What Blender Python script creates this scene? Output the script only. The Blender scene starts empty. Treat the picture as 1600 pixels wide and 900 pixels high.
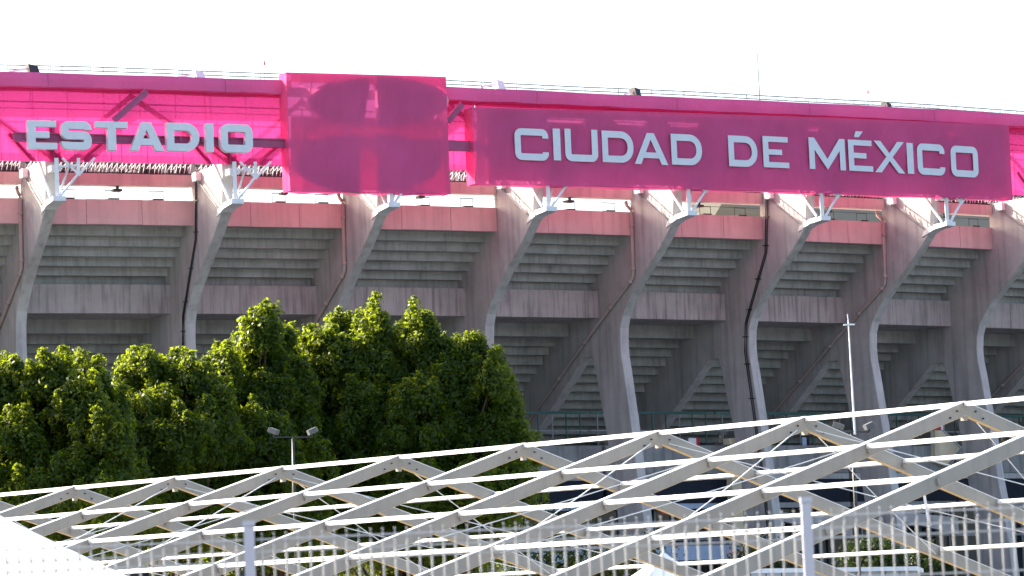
import bpy, bmesh, math, random
import numpy as np
from mathutils import Vector, Matrix
random.seed(7); rng = np.random.default_rng(11)
R = math.radians
scene = bpy.context.scene
COL = scene.collection

# ------------------------------------------------------------------ camera
PITCH, ROLL, FPX, EYE = R(5.916), R(2.425), 6000.0, 1.7
cam_d = bpy.data.cameras.new('camera'); cam = bpy.data.objects.new('camera', cam_d); COL.objects.link(cam)
cam.matrix_world = Matrix.Translation((0, 0, EYE)) @ Matrix.Rotation(R(90) + PITCH, 4, 'X') @ Matrix.Rotation(-ROLL, 4, 'Z')
cam_d.lens = 135.0; cam_d.sensor_width = 36.0; cam_d.sensor_fit = 'HORIZONTAL'
cam_d.clip_start = 0.5; cam_d.clip_end = 5000
cam_d.dof.use_dof = True; cam_d.dof.focus_distance = 150.0; cam_d.dof.aperture_fstop = 8.0
scene.camera = cam
# ------------------------------------------------------------------ sky and sun
SUN_EL = R(29.0); SH = Vector((-0.9, 0.436)).normalized()
world = bpy.data.worlds.new('World'); scene.world = world; world.use_nodes = True
wn = world.node_tree.nodes; wl = world.node_tree.links
for n in list(wn): wn.remove(n)
sky = wn.new('ShaderNodeTexSky'); sky.sky_type = 'NISHITA'; sky.sun_disc = False
sky.sun_elevation = SUN_EL; sky.sun_rotation = math.atan2(SH.x, SH.y)
sky.altitude = 0; sky.air_density = 1.0; sky.dust_density = 4.5; sky.ozone_density = 1.0
bg = wn.new('ShaderNodeBackground'); bg.inputs['Strength'].default_value = 0.15
wo = wn.new('ShaderNodeOutputWorld'); wl.new(sky.outputs[0], bg.inputs[0]); wl.new(bg.outputs[0], wo.inputs[0])
sd = bpy.data.lights.new('sun', 'SUN'); sd.energy = 5.0; sd.angle = R(0.6); sd.color = (1.0, 0.92, 0.78)
sun = bpy.data.objects.new('sun', sd); COL.objects.link(sun)
sdir = Vector((SH.x * math.cos(SUN_EL), SH.y * math.cos(SUN_EL), math.sin(SUN_EL)))
sun.rotation_euler = sdir.to_track_quat('Z', 'Y').to_euler(); sun.location = (-60, 60, 80)
# ------------------------------------------------------------------ exposure
scene.view_settings.view_transform = 'Standard'; scene.view_settings.look = 'None'
scene.view_settings.exposure = 1.7; scene.view_settings.gamma = 1.0
scene.view_settings.use_curve_mapping = False
scene.render.engine = 'CYCLES'
scene.cycles.max_bounces = 8; scene.cycles.transparent_max_bounces = 12

# ------------------------------------------------------------------ materials
def mat(name, col, rough=0.7, spec=0.3, metal=0.0, var=0.0, vscale=0.6, streak=0.0, streak_scale=2.0,
        streak_col=(0.02, 0.02, 0.022), bump=0.0, bscale=8.0, col2=None):
    m = bpy.data.materials.new(name); m.use_nodes = True
    nt = m.node_tree; N = nt.nodes; L = nt.links
    b = N['Principled BSDF']
    b.inputs['Roughness'].default_value = rough; b.inputs['Metallic'].default_value = metal
    b.inputs['Specular IOR Level'].default_value = spec
    b.inputs['Base Color'].default_value = (*col, 1)
    geo = N.new('ShaderNodeNewGeometry'); last = None
    if var > 0:
        n = N.new('ShaderNodeTexNoise'); n.inputs['Scale'].default_value = vscale; n.inputs['Detail'].default_value = 8
        n.inputs['Roughness'].default_value = 0.65
        L.new(geo.outputs['Position'], n.inputs['Vector'])
        r = N.new('ShaderNodeValToRGB'); c2 = col2 or col
        r.color_ramp.elements[0].position = 0.3; r.color_ramp.elements[1].position = 0.7
        r.color_ramp.elements[0].color = tuple(c * (1 - var) for c in col) + (1,)
        r.color_ramp.elements[1].color = tuple(min(1, c * (1 + var)) for c in c2) + (1,)
        L.new(n.outputs['Fac'], r.inputs[0]); last = r.outputs[0]
    if streak > 0:
        mp = N.new('ShaderNodeMapping'); mp.inputs['Scale'].default_value = (streak_scale, streak_scale, streak_scale * 0.06)
        L.new(geo.outputs['Position'], mp.inputs[0])
        n = N.new('ShaderNodeTexNoise'); n.inputs['Scale'].default_value = 1.0; n.inputs['Detail'].default_value = 6
        L.new(mp.outputs[0], n.inputs['Vector'])
        r = N.new('ShaderNodeValToRGB'); r.color_ramp.elements[0].position = 0.48; r.color_ramp.elements[1].position = 0.72
        r.color_ramp.elements[0].color = (0, 0, 0, 1); r.color_ramp.elements[1].color = (streak,) * 3 + (1,)
        L.new(n.outputs['Fac'], r.inputs[0])
        mx = N.new('ShaderNodeMix'); mx.data_type = 'RGBA'
        L.new(r.outputs[0], mx.inputs[0])
        if last: L.new(last, mx.inputs[6])
        else: mx.inputs[6].default_value = (*col, 1)
        mx.inputs[7].default_value = (*streak_col, 1); last = mx.outputs[2]
    if last: L.new(last, b.inputs['Base Color'])
    if bump > 0:
        n = N.new('ShaderNodeTexNoise'); n.inputs['Scale'].default_value = bscale; n.inputs['Detail'].default_value = 5
        L.new(geo.outputs['Position'], n.inputs['Vector'])
        bp = N.new('ShaderNodeBump'); bp.inputs['Strength'].default_value = bump; bp.inputs['Distance'].default_value = 0.05
        L.new(n.outputs['Fac'], bp.inputs['Height']); L.new(bp.outputs[0], b.inputs['Normal'])
    return m

def fabric(name, col, trans, see, seecol, wear=0.10):
    m = bpy.data.materials.new(name); m.use_nodes = True
    nt = m.node_tree; N = nt.nodes; L = nt.links
    for n in list(N): N.remove(n)
    out = N.new('ShaderNodeOutputMaterial'); d = N.new('ShaderNodeBsdfDiffuse'); t = N.new('ShaderNodeBsdfTranslucent')
    g = N.new('ShaderNodeBsdfTransparent'); g.inputs[0].default_value = (*seecol, 1)
    geo = N.new('ShaderNodeNewGeometry'); nz = N.new('ShaderNodeTexNoise'); nz.inputs['Scale'].default_value = 0.35
    nz.inputs['Detail'].default_value = 7; L.new(geo.outputs['Position'], nz.inputs['Vector'])
    r = N.new('ShaderNodeValToRGB'); r.color_ramp.elements[0].position = 0.3; r.color_ramp.elements[1].position = 0.7
    r.color_ramp.elements[0].color = tuple(c * (1 - wear) for c in col) + (1,)
    r.color_ramp.elements[1].color = tuple(min(1, c * (1 + wear)) for c in col) + (1,)
    L.new(nz.outputs['Fac'], r.inputs[0]); L.new(r.outputs[0], d.inputs[0])
    t.inputs[0].default_value = (*[min(1, c * 1.1) for c in col], 1)
    mp = N.new('ShaderNodeMapping'); mp.inputs['Rotation'].default_value = (0.5, 0.45, 0); mp.inputs['Scale'].default_value = (1.6, 1.6, 0.28); L.new(geo.outputs['Position'], mp.inputs[0])
    nf = N.new('ShaderNodeTexNoise'); nf.inputs['Scale'].default_value = 1.0; nf.inputs['Detail'].default_value = 4; nf.inputs['Distortion'].default_value = 0.6; L.new(mp.outputs[0], nf.inputs['Vector'])
    bp = N.new('ShaderNodeBump'); bp.inputs['Strength'].default_value = 0.55; bp.inputs['Distance'].default_value = 0.25; L.new(nf.outputs['Fac'], bp.inputs['Height'])
    L.new(bp.outputs[0], d.inputs['Normal']); L.new(bp.outputs[0], t.inputs['Normal'])
    m1 = N.new('ShaderNodeMixShader'); m1.inputs[0].default_value = trans
    L.new(d.outputs[0], m1.inputs[1]); L.new(t.outputs[0], m1.inputs[2])
    m2 = N.new('ShaderNodeMixShader'); m2.inputs[0].default_value = see
    L.new(m1.outputs[0], m2.inputs[1]); L.new(g.outputs[0], m2.inputs[2]); L.new(m2.outputs[0], out.inputs[0])
    return m

M = {}
M['concrete'] = mat('concrete', (0.47, 0.455, 0.445), 0.85, 0.2, var=0.17, vscale=0.5, streak=0.3, streak_scale=2.6, bump=0.25, bscale=6)
M['tread'] = mat('tread_concrete', (0.42, 0.43, 0.415), 0.9, 0.15, var=0.2, vscale=0.9, streak=0.28, streak_scale=5.0, bump=0.2)
M['beam_concrete'] = mat('board_marked_concrete', (0.46, 0.42, 0.41), 0.88, 0.15, var=0.14, vscale=0.8, streak=0.6, streak_scale=5.0,
                         streak_col=(0.09, 0.08, 0.08), bump=0.3)
M['pink'] = mat('pink_paint', (0.68, 0.47, 0.46), 0.7, 0.25, var=0.10, vscale=0.7, streak=0.35, streak_scale=2.4, streak_col=(0.30, 0.19, 0.19), bump=0.1)
M['slab'] = mat('shaded_weathered_slab', (0.27, 0.28, 0.275), 0.9, 0.15, var=0.2, vscale=0.8, streak=0.4, streak_scale=4.0, bump=0.2)  # darker concrete: shade at the stadium base painted into the colour; streaks are stains
M['pipe'] = mat('pipe_paint', (0.46, 0.37, 0.34), 0.55, 0.4, var=0.12, vscale=1.2)
M['white_steel'] = mat('white_painted_steel', (0.74, 0.76, 0.78), 0.45, 0.4, var=0.07, vscale=3)
M['dark_steel'] = mat('dark_steel', (0.03, 0.033, 0.036), 0.5, 0.4, var=0.2, vscale=4)
M['grey_steel'] = mat('grey_steel', (0.25, 0.26, 0.27), 0.5, 0.4, var=0.15, vscale=4)
M['maroon'] = mat('maroon_steel', (0.38, 0.09, 0.20), 0.6, 0.3, var=0.15, vscale=2)
M['alu'] = mat('anodised_aluminium', (0.35, 0.32, 0.28), 0.5, 0.4, metal=0.1, var=0.07, vscale=1.6, streak=0.12, streak_scale=5)
M['white_alu'] = mat('white_aluminium', (0.80, 0.80, 0.79), 0.5, 0.3, var=0.04, vscale=2)
M['orange'] = mat('orange_strip', (0.86, 0.60, 0.30), 0.6, 0.2, var=0.15, vscale=3)
M['letter'] = mat('pale_letter_paint', (0.66, 0.70, 0.75), 0.6, 0.3, var=0.05, vscale=2)
M['letter_side'] = M['letter']
M['mag_fabric'] = fabric('magenta_opaque_fabric', (0.68, 0.16, 0.37), 0.25, 0.02, (1, 0.1, 0.4))
M['mag_mesh'] = fabric('magenta_mesh_fabric', (0.70, 0.055, 0.25), 0.42, 0.34, (0.74, 0.06, 0.24))
M['mag_box'] = fabric('magenta_box_fabric', (0.74, 0.135, 0.33), 0.22, 0.19, (0.95, 0.12, 0.38))
M['backing'] = mat('magenta_backing_sheet', (0.42, 0.06, 0.22), 0.7, 0.2, var=0.1, vscale=0.8)
M['cabinet'] = mat('sign_cabinet_sheet', (0.46, 0.44, 0.46), 0.6, 0.3, var=0.12, vscale=0.8)
M['mag_back'] = fabric('magenta_back_sheet', (0.62, 0.06, 0.26), 0.45, 0.0, (1, 0.1, 0.4))
M['green_rail'] = mat('green_rail_paint', (0.02, 0.10, 0.085), 0.5, 0.4, var=0.1, vscale=3)
M['navy'] = mat('navy_shade_cloth', (0.016, 0.022, 0.035), 0.8, 0.2, var=0.25, vscale=0.7)
M['pale_blue'] = mat('pale_blue_panel', (0.36, 0.45, 0.58), 0.5, 0.3, var=0.08, vscale=1.5)
M['glass'] = mat('shopfront_glass', (0.02, 0.028, 0.036), 0.08, 0.6, var=0.3, vscale=0.4)
M['red'] = mat('red_sign_paint', (0.55, 0.03, 0.05), 0.5, 0.3, var=0.05)
M['cream'] = mat('sunlit_cream_concrete', (0.72, 0.64, 0.46), 0.85, 0.2, var=0.12, vscale=1.2, streak=0.25, streak_scale=2)  # concrete lightened to cream, sunlight painted into its colour
M['olive'] = mat('olive_roof_sheet', (0.22, 0.215, 0.19), 0.8, 0.2, var=0.1, vscale=0.2)
M['pvc'] = mat('white_pvc', (0.82, 0.83, 0.85), 0.5, 0.35, var=0.03, vscale=0.8)
M['galv'] = mat('galvanised_wire', (0.50, 0.50, 0.50), 0.75, 0.2, var=0.03, vscale=2)
M['post'] = mat('fence_post_paint', (0.50, 0.50, 0.56), 0.5, 0.4, var=0.05, vscale=6)
M['bark'] = mat('bark', (0.09, 0.065, 0.045), 0.95, 0.1, var=0.35, vscale=4, bump=0.6, bscale=12)
M['asphalt'] = mat('pale_concrete_paving', (0.15, 0.15, 0.148), 0.9, 0.2, var=0.25, vscale=0.3, bump=0.2, bscale=20)
M['cabin'] = mat('cabin_grey', (0.42, 0.43, 0.43), 0.6, 0.3, var=0.08, vscale=1.0, streak=0.2, streak_scale=3)
M['lamp_body'] = mat('lamp_body_grey', (0.10, 0.105, 0.11), 0.5, 0.4)
M['lamp_glass'] = mat('lamp_lens', (0.35, 0.38, 0.40), 0.15, 0.6)

def leafmat(name, dark, light, tr):
    m = bpy.data.materials.new(name); m.use_nodes = True
    nt = m.node_tree; N = nt.nodes; L = nt.links
    for n in list(N): N.remove(n)
    out = N.new('ShaderNodeOutputMaterial'); d = N.new('ShaderNodeBsdfPrincipled'); t = N.new('ShaderNodeBsdfTranslucent')
    d.inputs['Roughness'].default_value = 0.45; d.inputs['Specular IOR Level'].default_value = 0.22
    geo = N.new('ShaderNodeNewGeometry')
    nz = N.new('ShaderNodeTexNoise'); nz.inputs['Scale'].default_value = 2.3; nz.inputs['Detail'].default_value = 9
    nz.inputs['Roughness'].default_value = 0.8; L.new(geo.outputs['Position'], nz.inputs['Vector'])
    r = N.new('ShaderNodeValToRGB'); r.color_ramp.elements[0].position = 0.33; r.color_ramp.elements[1].position = 0.68
    r.color_ramp.elements[0].color = (*dark, 1); r.color_ramp.elements[1].color = (*light, 1)
    L.new(nz.outputs['Fac'], r.inputs[0]); L.new(r.outputs[0], d.inputs['Base Color'])
    t.inputs[0].default_value = (*tr, 1)
    mx = N.new('ShaderNodeMixShader'); mx.inputs[0].default_value = 0.36
    L.new(d.outputs[0], mx.inputs[1]); L.new(t.outputs[0], mx.inputs[2]); L.new(mx.outputs[0], out.inputs[0])
    return m
M['leaf'] = leafmat('leaf', (0.006, 0.021, 0.004), (0.036, 0.070, 0.008), (0.42, 0.52, 0.020))
M['shrub_leaf'] = leafmat('shrub_leaf', (0.010, 0.028, 0.007), (0.035, 0.06, 0.012), (0.05, 0.08, 0.01))

# ------------------------------------------------------------------ helpers
class MB:
    def __init__(s): s.v = []; s.f = []
    def add(s, vs, fs):
        o = len(s.v); s.v += [tuple(x) for x in vs]; s.f += [tuple(i + o for i in q) for q in fs]
    def hexa(s, p):      # p: 8 points, bottom ring then top ring
        s.add(p, [(3, 2, 1, 0), (4, 5, 6, 7), (0, 1, 5, 4), (1, 2, 6, 5), (2, 3, 7, 6), (3, 0, 4, 7)])
    def box(s, x0, x1, y0, y1, z0, z1):
        s.hexa([(x0, y0, z0), (x1, y0, z0), (x1, y1, z0), (x0, y1, z0), (x0, y0, z1), (x1, y0, z1), (x1, y1, z1), (x0, y1, z1)])
    def bar(s, a, b, w, h, up=(0, 0, 1)):
        a = Vector(a); b = Vector(b); d = (b - a).normalized(); up = Vector(up)
        x = d.cross(up)
        if x.length < 1e-4: x = d.cross(Vector((0, 1, 0)))
        x.normalize(); y = x.cross(d).normalized(); x *= w / 2; y *= h / 2
        s.hexa([a - x - y, a + x - y, b + x - y, b - x - y, a - x + y, a + x + y, b + x + y, b - x + y])
    def tube(s, pts, r, n=8, r1=None):
        pts = [Vector(p) for p in pts]; k = len(pts); rings = []
        for i, p in enumerate(pts):
            d = (pts[min(i + 1, k - 1)] - pts[max(i - 1, 0)]).normalized()
            x = d.cross(Vector((0, 0, 1)))
            if x.length < 1e-3: x = d.cross(Vector((0, 1, 0)))
            x.normalize(); y = d.cross(x)
            rr = r if r1 is None else r + (r1 - r) * i / (k - 1)
            rings.append([p + x * rr * math.cos(2 * math.pi * j / n) + y * rr * math.sin(2 * math.pi * j / n) for j in range(n)])
        vs = [q for g in rings for q in g]; fs = []
        for i in range(k - 1):
            for j in range(n): fs.append((i * n + j, i * n + (j + 1) % n, (i + 1) * n + (j + 1) % n, (i + 1) * n + j))
        fs.append(tuple(range(n))[::-1]); fs.append(tuple((k - 1) * n + j for j in range(n)))
        s.add(vs, fs)
    def mesh(s, name):
        me = bpy.data.meshes.new(name); me.from_pydata(s.v, [], s.f); me.update(); return me

def link(name, me, m=None, parent=None, mw=None, smooth=False):
    o = bpy.data.objects.new(name, me)
    if m is not None and me is not None and not me.materials: me.materials.append(m)
    if smooth and me is not None:
        for p in me.polygons: p.use_smooth = True
    COL.objects.link(o)
    if parent is not None:
        o.parent = parent; o.matrix_parent_inverse = WM[parent].inverted()
    if mw is not None: o.matrix_basis = mw
    WM[o] = mw if mw is not None else Matrix.Identity(4)
    return o
WM = {}
def part(name, mb, m, parent, mw=None, smooth=False): return link(name, mb.mesh(name) if isinstance(mb, MB) else mb, m, parent, mw, smooth)
def tag(o, label=None, cat=None, group=None, kind=None):
    for k, v in (('label', label), ('category', cat), ('group', group), ('kind', kind)):
        if v: o[k] = v
    return o
def thing(name, loc, label, cat, group=None):
    o = bpy.data.objects.new(name, None); COL.objects.link(o); o.location = loc; o.empty_display_size = 0.2
    WM[o] = Matrix.Translation(loc); return tag(o, label, cat, group)

# pixel of the photograph -> ray from the eye (used only to survey real positions at a chosen distance)
def ray(px, py):
    dx, dy = px - 800, 450 - py
    c, s = math.cos(ROLL), math.sin(ROLL)
    x = c * dx + s * dy; y = -s * dx + c * dy
    cp, sp = math.cos(PITCH), math.sin(PITCH)
    return Vector((x / FPX, cp - y / FPX * sp, sp + y / FPX * cp))
def at(px, py, Y):
    r = ray(px, py); return Vector((0, 0, EYE)) + r * (Y / r.y)

# ------------------------------------------------------------------ stadium frame of reference: s along the wall, u outward, z up
AD, APHI, AR = 207.53, R(30.03), 268.3
N0 = Vector((math.sin(APHI), -math.cos(APHI))); T0 = Vector((math.cos(APHI), math.sin(APHI)))
AC = Vector((0, AD)) - N0 * AR
def S(s, u, z):
    a = s / AR; n = N0 * math.cos(a) + T0 * math.sin(a); p = AC + n * (AR + u)
    return Vector((p.x, p.y, z))
def SF(s, u=0, z=0):      # frame: x tangent (to the right), y outward, z up
    a = s / AR; n = N0 * math.cos(a) + T0 * math.sin(a); t = T0 * math.cos(a) - N0 * math.sin(a)
    # right-handed: x = -tangent so that x cross y = z
    m = Matrix(((t.x, n.x, 0, 0), (t.y, n.y, 0, 0), (0, 0, 1, 0), (0, 0, 0, 1)))
    p = S(s, u, z); m.translation = p; return m
def su(px, py, u):
    r = ray(px, py); d = Vector((r.x, r.y)); rad = AR + u
    a = d.dot(d); b = -2 * d.dot(AC); c = AC.dot(AC) - rad * rad
    t = (-b - math.sqrt(max(0, b * b - 4 * a * c))) / (2 * a)
    q = d * t - AC; ang = math.atan2(q.dot(T0), q.dot(N0))
    return AR * ang, EYE + t * r.z
def sbox(mb, s0, s1, u0, u1, z0, z1, seg=1):
    for i in range(seg):
        a = s0 + (s1 - s0) * i / seg; b = s0 + (s1 - s0) * (i + 1) / seg
        mb.hexa([S(a, u1, z0), S(b, u1, z0), S(b, u0, z0), S(a, u0, z0), S(a, u1, z1), S(b, u1, z1), S(b, u0, z1), S(a, u0, z1)])
def sb(s0, s1, u0, u1, z0, z1): 
    mb = MB(); sbox(mb, s0, s1, u0, u1, z0, z1); return mb

# ------------------------------------------------------------------ ground
g = MB(); n = 24
for i in range(n + 1):
    for j in range(n + 1): g.v.append((-2500 + 5000 * i / n, -400 + 4400 * j / n, 0))
for i in range(n):
    for j in range(n):
        a = i * (n + 1) + j; g.f.append((a, a + n + 1, a + n + 2, a + 1))
tag(link('ground', g.mesh('ground'), M['asphalt']), 'pale concrete paving around the stadium and the tents', None, None, 'structure')

# ------------------------------------------------------------------ stadium
FS = [-45.6, -36.6, -27.59, -18.26, -9.62, -0.42, 8.37, 17.28, 26.28, 34.85, 43.6, 52.3, 61.0]
TH = 0.58
stad = thing('stadium', S(5, -6, 0), 'grey concrete stadium with curved fins and pink parapet under magenta fabric', 'stadium')
front = [(4.0, 29.02), (4.05, 28.2), (3.9, 27.2), (3.84, 26.6), (3.3, 26.08), (2.57, 25.45), (1.55, 24.68), (0.54, 23.98), (-0.45, 23.2), (-1.13, 22.5), (-1.6, 21.95),
         (-1.88, 21.3), (-1.96, 20.45), (-1.92, 19.75), (-1.76, 19.0), (-1.4, 16.87), (-1.13, 15.3), (-0.8, 12.75), (-0.5, 11.2), (-0.1, 8.3), (0.75, 0.0)]
inner = [(-2.6, 0.0), (-2.85, 10.0), (-3.73, 15.56), (-4.47, 18.69), (-4.89, 19.98), (-5.9, 20.0), (-7.13, 19.05), (-8.57, 18.03), (-10.76, 16.5),
         (-16.0, 12.9), (-16.8, 15.4), (-12.6, 19.3), (-9.6, 21.3), (-7.6, 22.6), (-4.9, 24.2), (-2.4, 26.1), (-0.9, 27.2), (-0.28, 27.62), (-0.28, 29.02)]
poly = front + inner
fm = bmesh.new()
vs = [fm.verts.new((-TH / 2, u, z)) for u, z in poly]
f0 = fm.faces.new(vs); bmesh.ops.recalc_face_normals(fm, faces=fm.faces)
ex = bmesh.ops.extrude_face_region(fm, geom=[f0])
bmesh.ops.translate(fm, vec=(TH, 0, 0), verts=[e for e in ex['geom'] if isinstance(e, bmesh.types.BMVert)])
bmesh.ops.recalc_face_normals(fm, faces=fm.faces)
be = [e for e in fm.edges if abs(e.verts[0].co.x - e.verts[1].co.x) < 1e-5 and e.verts[0].co.y > -2.5 and e.verts[1].co.y > -2.5 and max(e.verts[0].co.z, e.verts[1].co.z) < 28.9]
bmesh.ops.bevel(fm, geom=be, offset=0.03, segments=1, affect='EDGES')
bmesh.ops.triangulate(fm, faces=fm.faces)
fin_me = bpy.data.meshes.new('fin'); fm.to_mesh(fin_me); fm.free(); fin_me.materials.append(M['concrete'])
fins = [link('fin', fin_me, None, stad, SF(s)) for s in FS]

def fpt(i, off, u, z):   # point on the left face of fin i
    return SF(FS[i]) @ Vector((-TH / 2 - off, u, z))
for i in (2, 4, 6, 8, 10):
    mb = MB(); o = 0.13
    path = [(-0.55, 28.25), (-0.5, 28.0), (-0.12, 27.75), (-0.02, 27.6), (-0.14, 24.2), (-0.2, 23.95), (-0.4, 23.8), (-4.9, 21.16), (-12.1, 16.66), (-13.5, 15.8)]
    mb.tube([fpt(i, o, u, z) for u, z in path], 0.095, 10)
    dp = part('downpipe', mb, M['pipe'], fins[i], smooth=True)
    for (u0, z0), (u1, z1) in (((-0.12, 24.5), (-0.13, 24.3)), ((-2.5, 22.58), (-2.68, 22.47)), ((-5.3, 20.91), (-5.5, 20.79)), ((-8.2, 19.1), (-8.4, 18.97)), ((-0.03, 26.9), (-0.04, 26.75)), ((-0.4, 23.8), (-0.55, 23.7))):
        mb = MB(); mb.tube([fpt(i, o, u0, z0), fpt(i, o, u1, z1)], 0.135, 10)
        part('pipe_collar', mb, M['pipe'], fins[i], smooth=True)
def unfin(i, px, py):
    r = ray(px, py); m = SF(FS[i]); t = Vector((m[0][0], m[1][0])); k = AC.dot(t) / (r.x * t.x + r.y * t.y)
    P = Vector((r.x * k, r.y * k)); nn = Vector((m[0][1], m[1][1])); return (P - AC).dot(nn) - AR, EYE + k * r.z
for i, src, off in ((7, None, 0), (3, None, 0.0)):
    up = [unfin(7, x, y) for x, y in ((1205, 296), (1204, 345), (1203, 395), (1186, 455), (1172, 505), (1171, 550), (1178, 600), (1189, 680), (1200, 760), (1210, 860))]
    for k in range(2):
        mb = MB(); mb.tube([fpt(i, 0.06, u + 0.16 * k, z) for u, z in up], 0.034, 6)
        part('conduit', mb, M['dark_steel'], fins[i], smooth=True)
    if True:
        for j in range(11):
            t = j / 10 * (len(up) - 1.01); a = int(t); w = t - a
            u = up[a][0] * (1 - w) + up[a + 1][0] * w; z = up[a][1] * (1 - w) + up[a + 1][1] * w
            mb = MB(); mb.bar(fpt(i, 0.05, u - 0.22, z + 0.05), fpt(i, 0.05, u + 0.3, z), 0.06, 0.06)
            part('clamp', mb, M['dark_steel'], fins[i])

UP = [(-1.44, 25.88), (-2.13, 25.42), (-2.83, 24.96), (-3.52, 24.53), (-4.29, 24.11)]
LO = [(-7.21, 21.35), (-8.74, 20.95), (-9.47, 20.51), (-10.13, 20.01), (-10.86, 19.56), (-11.6, 19.15), (-12.34, 18.69),
      (-13.1, 18.24), (-13.8, 17.8), (-14.5, 17.34), (-15.2, 16.9), (-15.9, 16.45), (-16.6, 16.0)]
for b in range(len(FS) - 1):
    a0, a1 = FS[b] + 0.12, FS[b + 1] - 0.12; md = (a0 + a1) / 2
    # pink parapet, cast in three panels with open joints
    k = 3
    for j in range(k):
        p0 = a0 + (a1 - a0) * j / k; p1 = a0 + (a1 - a0) * (j + 1) / k
        dz = random.uniform(-.008, .008); du = random.uniform(-.012, .012)
        mb = sb(p0 + 0.012, p1 - 0.012, -0.42, -0.16 + du, 26.30 + dz, 27.60 + dz)
        part('parapet_panel', mb, M['pink'], stad)
    part('parapet_core', sb(a0, a1, -0.75, -0.38, 26.34, 27.52), M['pink'], stad)
    part('parapet_floor', sb(a0, a1, -2.6, -0.40, 26.37, 26.62), M['tread'], stad)
    part('sun_blocker', sb(FS[b], FS[b + 1], -3.6, -3.3, 29.45, 30.40), M['grey_steel'], stad)  # added blocker: keeps sun from streaking the fins through the parapet gap
    pu, pz = -0.3, 26.34
    for (u, z) in UP:
        part('tread', sb(a0, a1, u - 0.95, u + random.uniform(-.01, .01), z, pz + 0.12 if z > 25.8 else z + 0.62), M['tread'], stad); pz = z
    part('ring_beam', sb(a0, a1, -7.3, -4.03, 22.09, 23.62), M['beam_concrete'], stad)
    part('tread', sb(a0, a1, -5.6, -4.75, 23.5, 24.5), M['tread'], stad)
    pz = 22.1
    for n_, (u, z) in enumerate(LO):
        part('tread', sb(a0, a1, u - 1.05, u + random.uniform(-.01, .01), z, z + 0.62 if n_ else 22.3), M['tread'], stad)
    mb = MB(); mb.hexa([S(a0, -7, 23.0), S(a1, -7, 23.0), S(a1, -30, 8.0), S(a0, -30, 8.0), S(a0, -7, 23.5), S(a1, -7, 23.5), S(a1, -30, 8.6), S(a0, -30, 8.6)])
    part('stand_slab', mb, M['tread'], stad)
    # concourse storeys below
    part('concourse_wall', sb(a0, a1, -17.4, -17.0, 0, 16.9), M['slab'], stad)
    part('floor_slab', sb(a0, a1, -17.0, -4.9, 14.55, 14.85), M['tread'], stad)
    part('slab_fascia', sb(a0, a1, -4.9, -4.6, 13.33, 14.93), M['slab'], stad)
    rl = sb(a0, a1, -6.06, -5.96, 16.84, 16.98)
    rail = part('guard_rail', rl, M['green_rail'], stad)
    mb = sb(a0, a1, -6.03, -5.99, 15.86, 15.92); part('lower_rail', mb, M['grey_steel'], rail)
    npost = 9
    for j in range(npost):
        p = a0 + (a1 - a0) * (j + .5) / npost
        part('baluster', sb(p - .025, p + .025, -6.05, -5.98, 14.85, 16.84), M['green_rail'] if j % 3 else M['grey_steel'], rail)
    part('ceiling_slab', sb(a0, a1, -17.0, -4.6, 12.98, 13.30), M['tread'], stad)
    part('shade_cloth', sb(a0, a1, -4.72, -4.66, 11.66, 12.95), M['navy'], stad)
    part('shop_lintel', sb(a0, a1, -4.95, -4.60, 11.32, 11.62), M['pale_blue'] if b in (5, 6, 1, 2) else M['grey_steel'], stad)
    wall = part('shopfront', sb(a0, a1, -5.6, -5.4, 0, 11.30), M['glass'], stad)
    nm = 7
    for j in range(nm + 1):
        p = a0 + (a1 - a0) * j / nm
        part('mullion', sb(p - .05, p + .05, -5.4, -5.3, 0, 11.30), M['grey_steel'] if j % 2 else M['dark_steel'], wall)
    part('transom', sb(a0, a1, -5.40, -5.25, 9.55, 9.70), M['grey_steel'], wall)
    if b in (4, 5, 6):
        mb = MB(); p0, p1 = a0 + 0.8, a1 - 0.3
        mb.hexa([S(p0, -3.4, 8.35), S(p1, -3.4, 8.35), S(p1, -5.3, 8.9), S(p0, -5.3, 8.9), S(p0, -3.4, 9.15), S(p1, -3.4, 9.15), S(p1, -5.3, 9.3), S(p0, -5.3, 9.3)])
        part('awning', mb, M['pale_blue'], stad)
    if b in (7, 8):      # stair flight seen below the right-hand bays
        mb = MB(); mb.hexa([S(a0 + .4, -4.2, 11.0), S(a1 - .3, -4.2, 9.6), S(a1 - .3, -4.6, 9.6), S(a0 + .4, -4.6, 11.0), S(a0 + .4, -4.2, 11.25), S(a1 - .3, -4.2, 10.6), S(a1 - .3, -4.6, 10.6), S(a0 + .4, -4.6, 11.25)])
        part('stair_stringer', mb, M['concrete'], stad)
    # pink edge beam above the open gap
    part('edge_beam', sb(FS[b] - .2, FS[b + 1] - .3, -0.75, -0.02, 28.34, 28.93), M['pink'], stad)
    # railing frames and stage lights on the parapet
    for j in range(3):
        p = a0 + 1.6 + j * 2.6 + random.uniform(-.2, .2)
        mb = MB()
        for q in (p, p + .75): mb.bar(S(q, -.45, 27.55), S(q, -.45, 28.12), .03, .03)
        mb.bar(S(p, -.45, 28.1), S(p + .75, -.45, 28.1), .03, .03); sbox(mb, p + .1, p + .65, -.6, -.2, 27.61, 27.68)
        part('rail_frame', mb, M['dark_steel'], stad)
    mb = MB(); mb.tube([S(a0, -.5, 28.13), S(a1, -.5, 28.13)], .012, 5); part('safety_wire', mb, M['dark_steel'], stad)
    for j in range(random.choice((0, 1, 1))):
        p = a0 + 4.4 + j * 2.7 + random.uniform(-.3, .3); mb = MB()
        sbox(mb, p, p + random.uniform(.25, .5), -.75, -.35, 28.06, 28.19); sbox(mb, p + .2, p + .35, -.6, -.5, 28.15, 28.36)
        part('stage_light', mb, M['dark_steel'], stad)
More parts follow.
